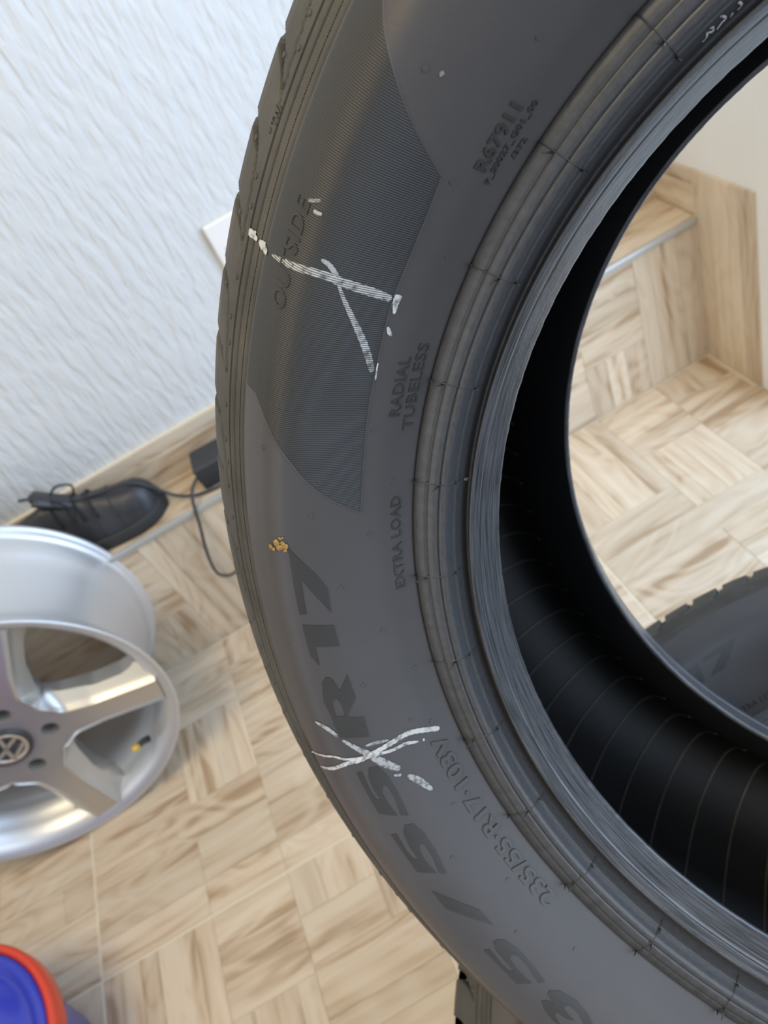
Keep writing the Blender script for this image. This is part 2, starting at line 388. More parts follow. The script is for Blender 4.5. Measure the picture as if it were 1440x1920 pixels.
def q_of_r(r): return float(np.interp(r, NEAR[:, 1], NQ)) if r < .33 else NQ[-1]
def pix(px, py):
    """picture point -> (theta, q) on the near side of the standing tyre"""
    d = np.array([(px - CX) / F, (py - CY) / F, 1.0]); dn = d @ TN_
    t = ((TM_ @ TN_) + NEAR[:, 0]) / dn
    P = d[None] * t[:, None] - TM_[None] - NEAR[:, 0:1] * TN_[None]
    r = np.linalg.norm(P, axis=1); f = r - NEAR[:, 1]
    s = np.where((f[:-1] >= 0) & (f[1:] < 0))[0]
    if len(s) == 0: i = int(np.argmin(np.abs(f))); a = 0
    else: i = s[0]; a = f[i] / (f[i] - f[i + 1])
    j = min(i + 1, len(f) - 1); Pm = P[i] * (1 - a) + P[j] * a
    return math.atan2(Pm @ e2_, Pm @ e1_), NQ[i] * (1 - a) + NQ[j] * a
def zpix(ox, oy, s): return lambda pts: [pix(ox + x / s, oy + y / s) for x, y in pts]

tyre_mw = Matrix.Identity(4)
_c = W2C @ TM_ + np.array([0, 0, H]); _x = W2C @ e1_; _y = -(W2C @ e2_); _z = W2C @ TN_
for i in range(3): tyre_mw[i][0], tyre_mw[i][1], tyre_mw[i][2], tyre_mw[i][3] = _x[i], _y[i], _z[i], _c[i]

def mirror(P): return [(-w, r) for w, r in P][::-1]
def build_tyre(name):
    root = empty(name, mw=tyre_mw)
    near_w = [tuple(p) for p in WALL_S]; sh_w = [tuple(p) for p in densify(SHLD, .0009)]
    obj('sidewall', revolve('sidewall_front', near_w, 720), M_rubber, root)
    obj('sidewall', revolve('sidewall_rear', mirror(near_w), 360), M_rubber, root)
    obj('shoulder_band', revolve('shoulder_band', sh_w, 720), M_tread, root); obj('shoulder_band', revolve('shoulder_band_rear', mirror(sh_w), 360), M_tread, root)
    fl = [tuple(p) for p in densify(FLNG, .0012)]; rg = [tuple(p) for p in densify(RING, .0015)]
    obj('rim_protector', revolve('rim_protector', fl, 720), M_ring, root)
    obj('rim_protector', revolve('rim_protector_rear', mirror(fl), 360), M_ring, root)
    def bead_mesh(P):                                   # slightly ragged toe
        me = revolve('bead', P, 1080)
        co = np.empty(len(me.vertices) * 3); me.vertices.foreach_get('co', co); co = co.reshape(-1, 3)
        r = np.hypot(co[:, 0], co[:, 1]); a = np.arctan2(co[:, 1], co[:, 0])
        g = sum(rng.uniform(-1, 1) * np.sin(a * k + rng.uniform(0, 6)) for k in (40, 67, 95, 131, 190, 257, 310))
        d = np.clip((.2135 - r) / .0015, 0, 1) * g * .00006
        co[:, 0] += np.cos(a) * d; co[:, 1] += np.sin(a) * d
        me.vertices.foreach_set('co', co.ravel()); me.update(); return me
    toe = [(.0692, .2145), (.0690, .2126)]
    obj('bead', bead_mesh(toe + rg), M_bead, root); obj('bead', bead_mesh(mirror(toe + rg)), M_bead, root)
    inner = [tuple(p) for p in csmooth(INNER[2:], 3)]
    obj('inner_liner', revolve('inner_liner', inner + mirror(inner)[1:], 360), M_liner, root)
    # tread with hooked grooves in both shoulders
    q0 = q_of_r(.3089)
    def shoulder(sign):
        P = np.vstack([densify(TRD, .0008)]); P = smooth_path(P, 1)
        NTH = 3600; per = NTH // 40
        prof = np.array(P); ql = np.r_[0, np.cumsum(np.linalg.norm(np.diff(prof, axis=0), axis=1))]
        tn = np.gradient(prof, axis=0); tn /= np.linalg.norm(tn, axis=1)[:, None]; nr = np.c_[tn[:, 1], -tn[:, 0]]
        thp = np.arange(per) / NTH * 360.0                # one period of nine degrees
        def line(pts):
            pts = [(a, float(np.interp(r, prof[:, 1], ql))) for a, r in pts]; return smooth_path(pts, 5)
        long_ = line([(.25, .3308), (.1, .3280), (-.15, .3250), (-.6, .3205), (-1.3, .3165), (-2.3, .3142), (-3.7, .3130), (-5.5, .3121), (-7.2, .3113)])
        short = line([(-4.25, .3308), (-4.4, .3280), (-4.6, .3250), (-5.0, .3205), (-5.7, .3165), (-6.4, .3138), (-7.2, .3113)])
        A, Q = np.meshgrid(thp, ql, indexing='ij'); D = np.zeros_like(A)
        rr = .32 * math.pi / 180
        for pl in (long_, short):
            for i in range(len(pl) - 1):
                for sh in (-9, 0, 9, 18):
                    ax, ay, bx, by = (pl[i][0] + sh) * rr, pl[i][1], (pl[i + 1][0] + sh) * rr, pl[i + 1][1]
                    px_, py_ = A * rr - ax, Q - ay; dx, dy = bx - ax, by - ay
                    t = np.clip((px_ * dx + py_ * dy) / (dx * dx + dy * dy + 1e-12), 0, 1)
                    dist = np.hypot(px_ - t * dx, py_ - t * dy)
                    f = np.interp(ay, [float(np.interp(x, prof[:, 1], ql)) for x in (.3113, .3160, .3210, .3300)], [.05, .25, .85, 1.0])
                    hw = .0008 + .0022 * f ** 1.4; dep = .0014 + .0075 * f
                    D = np.maximum(D, dep * np.clip(2.6 * (1 - dist / hw), 0, 1))
        D = np.tile(D, (40, 1)); n = len(ql)
        th = (np.arange(NTH) / NTH * 360.0 + 15.9) * math.pi / 180
        w = prof[None, :, 0] - D * nr[None, :, 0]; r = prof[None, :, 1] - D * nr[None, :, 1]
        V = np.stack([r * np.cos(th)[:, None], -r * np.sin(th)[:, None] * sign, w * sign], -1).reshape(-1, 3)
        Fc = [(i * n + k, i * n + k + 1, ((i + 1) % NTH) * n + k + 1, ((i + 1) % NTH) * n + k) for i in range(NTH) for k in range(n - 1)]
        return mesh('tread_shoulder', V, Fc)
    obj('tread_shoulder', shoulder(1), M_tread, root); obj('tread_shoulder', shoulder(-1), M_tread, root)
    obj('tread', revolve('tread', CROWN + mirror(CROWN)[1:], 360), M_tread, root)
    return root

tyre = build_tyre('tyre')
tag(tyre, 'black car tyre standing upright with white chalk crosses on its sidewall', 'tyre')

# --- ribbed band on the shoulder and the ribbed panel
def strip(name, ths, qa, qb, nq, offf, mat):
    n = nq + 1; V = []
    for i, t in enumerate(ths):
        q = np.linspace(qa[i], qb[i], n); V.append(surf(t, q, offf(i, q)))
    V = np.vstack(V); Fc = [(i * n + k, i * n + k + 1, (i + 1) * n + k + 1, (i + 1) * n + k) for i in range(len(ths) - 1) for k in range(nq)]
    return obj(name, mesh(name, V, Fc), mat, tyre)
RIB = math.radians(.1515)
# panel outline from the picture
inner_px = [(716, -60), (720, 0), (722, 60), (740, 140), (760, 200), (790, 265), (828, 333), (803, 400), (770, 480), (735, 570), (708, 680), (690, 780), (681, 880), (677, 962)]
outer_px = [(677, 962), (640, 948), (600, 925), (570, 900), (545, 870), (520, 835), (503, 800), (489, 765), (478, 735)]
ti, qi = np.array([pix(*p) for p in inner_px]).T; to, qo = np.array([pix(*p) for p in outer_px]).T
q_ring = q_of_r(.2968)
th0, th1 = ti.min(), math.radians(50)
ths = np.arange(th0 + .0005, th1, RIB / 4)
o = np.argsort(ti); qin = np.interp(ths, ti[o], qi[o])
o = np.argsort(to); qout = np.where(ths < to.max(), np.interp(ths, to[o], qo[o]), q_ring); qout = np.minimum(qout, q_ring)
qout = np.maximum(qout, qin + 1e-5)
def rib_off(i, q):
    edge = np.clip(np.minimum(q - qin[i], qout[i] - q) / .0009, 0, 1)
    return .00008 + edge * (.00018 if i % 4 in (1, 2) else -.00002) + edge * .00005
pan = strip('ribbed_panel', ths, qin, qout, 40, rib_off, M_hatch)
# raised lip round the panel (fine bright/dark edge line)
def ridge(name, pts, wid, hgt, mat, parent=None, sub=6):
    P = smooth_path(pts, sub) if sub > 1 else np.array(pts); n = len(P); V = []; r = .27
    for i in range(n):
        t = P[min(i + 1, n - 1)] - P[max(i - 1, 0)]; t = np.array([t[0] * r, t[1]]); t /= np.linalg.norm(t) + 1e-12; nn = np.array([-t[1] / r, t[0]])
        for s, h in ((-1, -.0001), (-.4, 1), (.4, 1), (1, -.0001)):
            V.append(surf(P[i][0] + nn[0] * s * wid / 2, P[i][1] + nn[1] * s * wid / 2, h * hgt if h > 0 else h))
    Fc = [(i * 4 + k, i * 4 + k + 1, i * 4 + 5 + k, i * 4 + 4 + k) for i in range(n - 1) for k in range(3)]
    return obj(name, mesh(name, V, Fc), mat, parent or tyre)
ridge('panel_edge', [pix(*p) for p in inner_px[1:7]], .0007, .0003, M_rubber)
ridge('panel_edge', [pix(*p) for p in inner_px[6:]], .0007, .0003, M_rubber)
ridge('panel_edge', [pix(*p) for p in outer_px], .0009, .0003, M_rubber)
# serrated band
qa_, qb_ = q_of_r(.3008), q_of_r(.3040)
thb = np.arange(math.radians(-75), math.radians(55), math.radians(.035))
n = 4; V = []
for i, t in enumerate(thb):
    q = np.linspace(qa_, qb_, n); sl = np.linspace(0, math.radians(.25), n)
    V.append(surf(t + sl, q, .0001 + .00016 * (np.sin(2 * math.pi * np.degrees(t) / .16) > 0)))
V = np.vstack(V); Fc = [(i * n + k, i * n + k + 1, (i + 1) * n + k + 1, (i + 1) * n + k) for i in range(len(thb) - 1) for k in range(n - 1)]
obj('serrated_band', mesh('serrated_band', V, Fc), M_tread, tyre)

# --- lettering
def poly_letter(name, outline, holes=(), off=.00028, mat=None):
    """flat raised letter with a mesh dense enough to follow the sidewall"""
    pl = [[Vector((a * .28, b, 0)) for a, b in outline]] + [[Vector((a * .28, b, 0)) for a, b in h] for h in holes]
    flat = [v for p in pl for v in p]; tris = tessellate_polygon(pl)
    bm = bmesh.new(); vs_ = [bm.verts.new(v) for v in flat]
    for t in tris:
        try: bm.faces.new([vs_[i] for i in t])
        except ValueError: pass
    for _ in range(3):
        ed = [e for e in bm.edges if e.calc_length() > .004]
        if not ed: break
        bmesh.ops.subdivide_edges(bm, edges=ed, cuts=1); bmesh.ops.triangulate(bm, faces=bm.faces[:])
    bmesh.ops.recalc_face_normals(bm, faces=bm.faces[:])
    ext = bmesh.ops.extrude_face_region(bm, geom=bm.faces[:]); top = {v for v in ext['geom'] if isinstance(v, bmesh.types.BMVert)}
    for v in bm.verts:
        v.co = Vector(surf(v.co.x / .28, v.co.y, off if v in top else -.0003))
    bmesh.ops.recalc_face_normals(bm, faces=bm.faces[:])
    me = bpy.data.meshes.new(name); bm.to_mesh(me); bm.free()
    return obj(name, me, mat or M_letter, tyre)
zA = zpix(480, 980, 6.857); zB = zpix(500, 1200, 2.88); zC = zpix(600, 1580, 2.88)
poly_letter('raised_letter', zA([(425, 330), (765, 655), (920, 840), (965, 1150), (590, 735), (575, 735), (650, 1175), (565, 1180)]))
poly_letter('raised_letter', zA([(600, 1310), (800, 1318), (1000, 1315), (1070, 1585), (760, 1590), (815, 1830), (705, 1710)]))
poly_letter('raised_letter', zB([(300, 230), (320, 200), (350, 205), (395, 275), (435, 185), (480, 310), (432, 415), (525, 415), (552, 520), (395, 525), (345, 400), (310, 330)]), [zB([(352, 335), (375, 312), (408, 350), (424, 408), (372, 412)])])
five1 = [(485, 715), (512, 710), (560, 815), (590, 858), (618, 862), (575, 800), (552, 740), (552, 690), (600, 680), (655, 735), (705, 815), (765, 945), (728, 948), (690, 850), (650, 785), (625, 785), (622, 820), (650, 875), (705, 948), (605, 935)]
five2 = [(672, 1050), (700, 1045), (755, 1140), (790, 1180), (822, 1185), (775, 1120), (740, 1045), (745, 1000), (790, 990), (850, 1040), (910, 1130), (972, 1258), (935, 1260), (895, 1170), (850, 1100), (825, 1105), (825, 1135), (855, 1190), (915, 1258), (815, 1252)]
five3 = [(885, 580), (915, 575), (980, 655), (1020, 690), (1050, 695), (1000, 640), (950, 580), (935, 535), (960, 522), (1000, 525), (1070, 575), (1140, 650), (1215, 750), (1180, 758), (1130, 680), (1070, 610), (1030, 605), (1025, 625), (1060, 680), (1140, 758), (1065, 762)]
three = [(1195, 855), (1230, 850), (1262, 870), (1228, 815), (1240, 797), (1300, 800), (1390, 855), (1450, 930), (1480, 1000), (1440, 1010), (1400, 930), (1350, 880), (1318, 880), (1320, 905), (1370, 960), (1330, 950), (1280, 915), (1265, 930), (1300, 990), (1260, 960), (1215, 905)]
poly_letter('raised_letter', zB(five1)); poly_letter('raised_letter', zB(five2))
poly_letter('raised_letter', zC([(605, 260), (680, 290), (860, 360), (935, 445), (860, 420), (680, 355)]))
poly_letter('raised_letter', zC(five3)); poly_letter('raised_letter', zC(three))

def text_flat(body, bold=0.0):
    bold += .012
    cu = bpy.data.curves.new('t', 'FONT'); cu.body = body; cu.size = 1; cu.extrude = .1; cu.offset = bold; cu.resolution_u = 3; cu.space_character = 1.06
    ob = bpy.data.objects.new('t', cu); COL.objects.link(ob); bpy.context.view_layer.update()
    me = bpy.data.meshes.new_from_object(ob.evaluated_get(bpy.context.evaluated_depsgraph_get()))
    bpy.data.objects.remove(ob); bpy.data.curves.remove(cu); return me
def text_on(name, body, p_base0, p_top0, p_base1, hgt=.00045, bold=.0, mat=None):
    me = text_flat(body, bold); n = len(me.vertices); co = np.empty(n * 3); me.vertices.foreach_get('co', co); co = co.reshape(-1, 3)
    x0, x1 = co[:, 0].min(), co[:, 0].max(); cap = .70
    (ta, qa), (tt, qt), (tb, qb) = pix(*p_base0), pix(*p_top0), pix(*p_base1)
    u = (co[:, 0] - x0) / (x1 - x0); th = ta + u * (tb - ta); q = qa + u * (qb - qa) + (qt - qa) * co[:, 1] / cap
    co2 = surf(th, q, np.where(co[:, 2] > 0, hgt, -.0002))
    me.vertices.foreach_set('co', co2.ravel()); me.update(); me.name = name
    return obj(name, me, mat or M_letter, tyre)
text_on('lettering', 'EXTRA LOAD', (760, 1098), (742, 1098), (751, 928), .0004)
text_on('lettering', 'RADIAL', (749, 779), (729.5, 777), (771, 669), .0004)
text_on('lettering', 'TUBELESS', (772.6, 804), (754, 803), (806, 642.6), .0004)
text_on('lettering', 'R67911', (909, 322), (888, 312), (980, 201), .0005, .008)
text_on('lettering', 'P_S0027_G01_00', (916, 345), (907.5, 340), (1010, 190), .0004)
text_on('lettering', '/372', (964, 297.5), (957.5, 291), (989, 260), .0004)
text_on('lettering', 'OUTSIDE', (533, 584), (509, 580), (583, 381), .0005, .0, M_hatch)
text_on('lettering', 'TWI', (518, 240), (508, 236), (529, 201), .0005, 0, M_tread)
text_on('lettering', '235/55·R17·103V', (1042, 1678), (1013, 1691), (831, 1373), .0008, .012, M_rubber)

# --- moulded pips (vent marks)
pm = bmesh.new(); bmesh.ops.create_cone(pm, cap_ends=True, segments=14, radius1=.00105, radius2=.0009, depth=.0007)
pip = bpy.data.meshes.new('vent_pip'); pm.to_mesh(pip); pm.free(); pip.materials.append(M_rubber)
pip2 = pip.copy(); pip2.materials.clear(); pip2.materials.append(M_tread)
def pip_at(th, q, me=pip):
    p = surf(th, q); a = surf(th, q, .001) - p; z = Vector(a).normalized(); x = Vector((-math.sin(th), -math.cos(th), 0)); x = (x - z * x.dot(z)).normalized(); y = z.cross(x)
    ob = bpy.data.objects.new('vent_pip', me); COL.objects.link(ob); ob.parent = tyre
    ob.matrix_local = Matrix(((x.x, y.x, z.x, p[0]), (x.y, y.y, z.y, p[1]), (x.z, y.z, z.z, p[2]), (0, 0, 0, 1)))
for p in [(1010, 68), (797, 127), (848, 340), (838, 479), (744, 577), (700, 805), (583, 966), (692, 1001), (638, 1101), (717, 1181), (540, 1205), (680, 1284), (770, 1350), (808, 1353), (777, 1252), (737, 903), (493, 839), (850, 1508), (848, 1608), (952, 1650), (1078, 1780), (968, 1748)]:
    pip_at(*pix(*p))
base = [pix(380 + a / 2.88, 350 + b / 2.88) for a, b in [(183, 487), (130, 517), (150, 700), (145, 840), (103, 866)]]
for k in range(-8, 4):
    for t, q in base: pip_at(t + math.radians(9) * k, q, pip2)

# --- mould seams over the rim protector with thin rubber whiskers
seam_deg = [41.97, 32.67, 22.77, 12.67, 2.79, -7.33, -17.34, -27.2, -37.56, -47.73, -58.37, -68.59]
for i, dg in enumerate(seam_deg):
    t = math.radians(dg); qs = np.linspace(q_of_r(.2390), q_of_r(.2229), 14)
    ridge('mould_seam', [(t + .004 * math.sin(3 * j / 13), q) for j, q in enumerate(qs)], .0006, .0004, M_letter, sub=1)
    for (rr_, ln, dt) in ((.2388, .0085, .9), (.2334 if i % 2 else .2284, .0070, -.5), (.2238, .0045, .4)):
        q = q_of_r(rr_) + random.uniform(-.0004, .0004); p0 = surf(t, q); o1 = surf(t + dt * .009 * random.uniform(.5, 1.2), q + .001 + .003 * random.random(), ln * .55); 
        mid = (p0 + o1) / 2 + np.array([0, 0, .0006])
        obj('whisker', tube_mesh('whisker', [p0, mid, o1], [.00036, .0003, .00016], 5), M_letter, tyre)
# --- ribs of the inner liner
ip = smooth_path(INNER[5:], 3)
rb = [(r * 1.0, w) for w, r in ip]
full = [(w, r) for w, r in ip] + [(-w, r) for w, r in ip[::-1][1:]]
rme = tube_mesh('liner_rib', [((r - .0002), 0.00011 * k, w) for k, (w, r) in enumerate(full)], .0009, 5)
rme.materials.append(rubber_mat('rubber_liner_rib', (.075, .070, .058), .40, .2, 40))
for k in range(27):
    a = math.radians(-90 + 4.6 * k); ob = bpy.data.objects.new('liner_rib', rme); COL.objects.link(ob); ob.parent = tyre
    ob.rotation_euler = (0, 0, -a)

# ---------------------------------------------------------------- stack of two tyres under it
SC = 0.83; TH = .1373 * SC
stack = copy_tree(tyre)
def strip_children(root, names):
    for ch in list(root.children):
        if ch.name.split('.')[0] in names: bpy.data.objects.remove(ch)
strip_children(stack, ('liner_rib', 'whisker', 'mould_seam'))
top_z = TH * 3
def lay(o, z, ang):
    c, s = math.cos(ang), math.sin(ang)
    o.matrix_world = Matrix(((c, -s, 0, .172), (s, c, 0, -.004), (0, 0, SC, z), (0, 0, 0, 1)))
lay(stack, top_z, math.radians(90 + pix(590, 1080)[0] * 180 / math.pi))
tag(stack, 'black tyre lying flat, the upper one of the stack the upright tyre stands in', 'tyre', 'tyres stacked on the floor')
stack2 = copy_tree(stack, skip=('vent_pip', 'lettering', 'ribbed_panel', 'panel_edge', 'serrated_band', 'raised_letter'))
lay(stack2, TH, 1.0)
tag(stack2, 'black tyre lying flat on the tiles, the lower one of the stack', 'tyre', 'tyres stacked on the floor')

# the weight of the standing tyre dents the upper tyre where it presses on it
bpy.context.view_layer.update()
to_main = np.array(tyre_mw.inverted()); OW = NEAR[np.argsort(NEAR[:, 1])]; OW = np.vstack([OW, (.05, .3342), (.0, .3358)])
for ch_ in stack.children:
    ML = np.array(stack.matrix_world) @ np.array(ch_.matrix_local); me = ch_.data; nv = len(me.vertices)
    co = np.empty(nv * 3); me.vertices.foreach_get('co', co); co = co.reshape(-1, 3); Wd = co @ ML[:3, :3].T + ML[:3, 3]; z0_ = Wd[:, 2].copy()
    rs_ = np.hypot(Wd[:, 0] - .172, Wd[:, 1] + .004); Wd[:, 2] -= np.where(z0_ > top_z, .5 * np.clip(.30 - rs_, 0, .1), 0)   # the loaded side sags towards the bead
    act = np.arange(nv)
    for _ in range(80):
        Lc = Wd[act] @ to_main[:3, :3].T + to_main[:3, 3]; r_ = np.hypot(Lc[:, 0], Lc[:, 1]); w_ = np.abs(Lc[:, 2])
        act = act[(r_ > .2122) & (r_ < .3385) & (w_ < np.interp(r_ - .0025, OW[:, 1], OW[:, 0]) + .001)]
        if len(act) == 0: break
        Wd[act, 2] -= .002
    if (Wd[:, 2] != z0_).any():
        iv = np.linalg.inv(ML); co = Wd @ iv[:3, :3].T + iv[:3, 3]
        me = me.copy(); ch_.data = me; me.vertices.foreach_set('co', co.ravel()); me.update()

# --- chalk marks, mud and scuffs on the standing tyre only
def stroke(name, pts, wid, mat=None, off=.00042):
    """pts in picture pixels, wid in picture pixels (one value or one per point)"""
    P = np.array([pix(*p) for p in pts]); W_ = np.full(len(pts), wid) if np.isscalar(wid) else np.array(wid)
    P = np.c_[P, W_]; P = smooth_path(P, 8); n = len(P); V = []; r = .27
    for i in range(n):
        t = P[min(i + 1, n - 1)][:2] - P[max(i - 1, 0)][:2]; t = np.array([t[0] * r, t[1]]); t /= np.linalg.norm(t) + 1e-12; nn = np.array([-t[1] / r, t[0]])
        hw = P[i][2] * .000098 * (1 + .12 * math.sin(i * 2.3)) * min(1, .35 + min(i, n - 1 - i) * .5)
        for s in (-1, -.35, .35, 1): V.append(surf(P[i][0] + nn[0] * s * hw, P[i][1] + nn[1] * s * hw, off * (1 if abs(s) < 1 else .9)))
    Fc = [(i * 4 + k, i * 4 + k + 1, i * 4 + 5 + k, i * 4 + 4 + k) for i in range(n - 1) for k in range(3)]
    return obj(name, mesh(name, V, Fc), mat or M_chalk, tyre)
stroke('chalk_mark', [(470, 432), (478, 440), (486, 450)], [9, 12, 6], off=.0008); stroke('chalk_mark', [(488, 452), (498, 462), (503, 475)], [5, 14, 8], off=.0006)
stroke('chalk_mark', [(512, 478), (530, 489), (548, 497), (600, 513), (660, 535), (700, 548), (733, 560)], [4, 8, 11, 13, 15, 16, 12], M_chalk_rib)
stroke('chalk_mark', [(603, 486), (618, 497), (632, 517)], [5, 8, 8], M_chalk_thin)
stroke('chalk_mark', [(630, 519), (645, 562), (668, 612), (684, 650), (693, 680), (697, 697)], [4, 7, 11, 13, 12, 8], M_chalk_rib)
stroke('chalk_mark', [(748, 552), (742, 565), (738, 588)], [14, 12, 5]); stroke('chalk_mark', [(726, 612), (729, 622), (733, 629)], [4, 8, 3]); stroke('chalk_mark', [(708, 680), (706, 690), (703, 712)], 3)
X_ = M_chalk
stroke('chalk_mark', [(592, 1352), (612, 1364), (634, 1381)], [6, 9, 7], M_chalk_thin); stroke('chalk_mark', [(642, 1387), (668, 1402), (690, 1413), (720, 1430), (750, 1441)], [6, 10, 14, 18, 12], M_chalk_thin)
stroke('chalk_mark', [(764, 1453), (785, 1463), (810, 1480)], [9, 16, 9], M_chalk_thin)
stroke('chalk_mark', [(823, 1365), (795, 1368), (765, 1374), (735, 1391), (706, 1408), (675, 1424), (640, 1435), (603, 1436)], [12, 12, 12, 12, 11, 11, 9, 4], X_, .0005)
stroke('chalk_mark', [(784, 1390), (760, 1394), (735, 1406), (700, 1415)], [5, 8, 7, 8], X_); stroke('chalk_mark', [(690, 1418), (650, 1423), (615, 1417), (584, 1409)], [6, 5, 5, 3], X_)
stroke('chalk_mark', [(684, 1398), (705, 1392), (728, 1387)], [4, 8, 4], M_chalk_thin); stroke('chalk_mark', [(738, 1453), (752, 1452)], [6, 7], M_chalk_thin)
stroke('chalk_mark', [(793, 1384), (795, 1389)], 5); stroke('chalk_mark', [(869, 897), (874, 898), (878, 896)], [5, 8, 4])
for pts in ([(1316, 78), (1324, 68), (1325, 58)], [(1326, 60), (1336, 58), (1336, 50), (1330, 52)], [(1343, 55), (1352, 42), (1360, 32), (1350, 28)], [(1368, 32), (1374, 22)], [(1382, 18), (1390, 8), (1384, 2)]):
    stroke('chalk_writing', pts, 4.5, M_chalk, .0003)
for p0, p1, w_ in (((826, 132), (829, 140), 7), ((580, 375), (604, 376), 5), ((590, 395), (605, 402), 5)):
    stroke('scuff', [p0, ((p0[0] + p1[0]) / 2, (p0[1] + p1[1]) / 2 + 1), p1], w_, M_chalk_thin, .0006)
for k, (x, y, s) in enumerate([(509, 1024, 1.0), (520, 1017, 1.2), (525, 1026, 1.2), (531, 1019, 1.0), (536, 1024, 1.0), (535, 1032, .7), (525, 1009, .6), (530, 1008, .5), (515, 1029, .8)]):
    bm = bmesh.new(); bmesh.ops.create_icosphere(bm, subdivisions=2, radius=.0010 * s)
    for v in bm.verts: v.co *= random.uniform(.65, 1.35); v.co.z *= .35
    me = bpy.data.meshes.new('mud_crumb'); bm.to_mesh(me); bm.free()
    p = surf(*pix(x, y), .0004); d = surf(*pix(x, y), .002) - p
    ob = obj('mud_crumb', me, M_crumb, tyre); ob.matrix_local = Matrix.Translation(p) @ Vector(d).to_track_quat('Z', 'Y').to_matrix().to_4x4()

# ---------------------------------------------------------------- alloy wheel by the ledge
CW = Vector((-.592, .766, .235)); ax = Vector((.0515, -.9985, .0163)).normalized()
ez = ax; exx = (Vector((1, 0, 0)) - ez * ez.x).normalized(); eyy = ez.cross(exx)
wmw = Matrix(((exx.x, eyy.x, ez.x, CW.x), (exx.y, eyy.y, ez.y, CW.y), (exx.z, eyy.z, ez.z, CW.z), (0, 0, 0, 1)))
wheel = empty('alloy_wheel', mw=wmw)
tag(wheel, 'silver five spoke alloy wheel without a tyre standing against the ledge', 'wheel')
RW = .233
barrel = [(-.032, .2045), (-.018, .2090), (-.006, .2190), (-.001, .2285), (.0, .2310), (.0, RW), (-.0035, RW + .0005), (-.0065, .2315), (-.009, .2250), (-.011, .2195), (-.016, .2180), (-.034, .2175), (-.040, .2120), (-.055, .1990), (-.075, .1965), (-.110, .1985), (-.150, .2050), (-.172, .2120), (-.180, .2175),
          (-.199, .2185), (-.204, .2200), (-.207, .2270), (-.2095, .2315), (-.2125, RW), (-.2157, RW - .0005), (-.2157, .2295), (-.211, .2240), (-.208, .2130), (-.175, .2050), (-.150, .1985), (-.110, .1920), (-.075, .1900), (-.055, .1925), (-.045, .2000)]
obj('rim', revolve('rim', barrel, 240, close_prof=True), M_barrel, wheel)
# one spoke with its share of the hub, 72 degrees wide
def spoke_mesh():
    rs = np.r_[np.linspace(.0305, .08, 14), np.linspace(.084, .196, 24), np.linspace(.199, .2165, 8)]
    nu = 14; V = []; half = math.pi / 5
    def half_w(r):                                      # half width of the spoke at its back edge
        return np.interp(r, [.05, .075, .085, .10, .14, .18, .195, .203, .21], [.06, .06, .054, .044, .036, .037, .041, .046, .050])
    def face(r): return np.interp(r, [.03, .06, .075, .09, .13, .20, .22], [.2, .2, .05, .0250, .0195, .0200, .0205])
    for r in rs:
        b = half_w(r); pe = half if b >= r * math.sin(half) else math.asin(b / r)
        a = face(r); z0 = np.interp(r, [.03, .07, .12, .2, .2165], [-.014, -.013, -.010, -.006, -.0055])
        pa = pe if a >= r * math.sin(pe) else math.asin(a / r)
        us = []
        for sgn in (-1, 1):
            pass
        row = []
        lat = [0, .55, .75, .86, .94, 1.0]
        ph = [pa * x for x in lat] + [pa + (pe - pa) * x for x in (.04, .09, .16, .26, .42, .6, .8, 1.0)]
        for p in ph:
            d = max(0.0, r * math.sin(p) - r * math.sin(pa)); edge = .0026 * math.exp(-((r * math.sin(p) - a) / .0030) ** 2)
            z = z0 + (edge if a < .1 else 0) - min(.034, d * 1.05)
            row.append((p, z))
        full_ = [(-p, z) for p, z in row[::-1]] + row[1:]
        V.append([(r * math.cos(p), r * math.sin(p), z) for p, z in full_])
    n = len(V[0]); m_ = len(V)
    front = [v for row in V for v in row]; back = [(v[0], v[1], -.052 if np.hypot(v[0], v[1]) < .2 else -.03) for v in front]
    Fc = [(i * n + k, (i + 1) * n + k, (i + 1) * n + k + 1, i * n + k + 1) for i in range(m_ - 1) for k in range(n - 1)]
    N0 = n * m_
    Fc += [tuple(x + N0 for x in f[::-1]) for f in Fc]
    for i in range(m_ - 1):
        Fc.append((i * n, i * n + N0, (i + 1) * n + N0, (i + 1) * n)); a = i * n + n - 1; b = a + n; Fc.append((a, b, b + N0, a + N0))
    for k in range(n - 1):
        Fc.append((k, k + 1, k + 1 + N0, k + N0)); a = (m_ - 1) * n + k; Fc.append((a, a + N0, a + 1 + N0, a + 1))
    me = mesh('spoke', front + back, Fc)
    bm = bmesh.new(); bm.from_mesh(me); bmesh.ops.remove_doubles(bm, verts=bm.verts, dist=1e-6); bmesh.ops.recalc_face_normals(bm, faces=bm.faces[:]); bm.to_mesh(me); bm.free()
    # wheel bolt hole
    cut = bpy.data.meshes.new('cut'); bm = bmesh.new()
    bmesh.ops.create_cone(bm, cap_ends=True, segments=28, radius1=.0075, radius2=.0145, depth=.05)
    for v in bm.verts: v.co.x += .0600; v.co.z += -.022
    bm.to_mesh(cut); bm.free()
    co = bpy.data.objects.new('cut', cut); COL.objects.link(co); so = bpy.data.objects.new('s', me); COL.objects.link(so)
    md = so.modifiers.new('b', 'BOOLEAN'); md.object = co; md.operation = 'DIFFERENCE'; md.solver = 'EXACT'
    bpy.context.view_layer.update()
    res = bpy.data.meshes.new_from_object(so.evaluated_get(bpy.context.evaluated_depsgraph_get()))
    bpy.data.objects.remove(co); bpy.data.objects.remove(so)
    res.polygons.foreach_set('use_smooth', [True] * len(res.polygons))
    try: res.set_sharp_from_angle(angle=math.radians(38))
    except Exception: pass
    res.name = 'spoke'; return res
sm = spoke_mesh(); sm.materials.clear(); sm.materials.append(M_alloy_face)
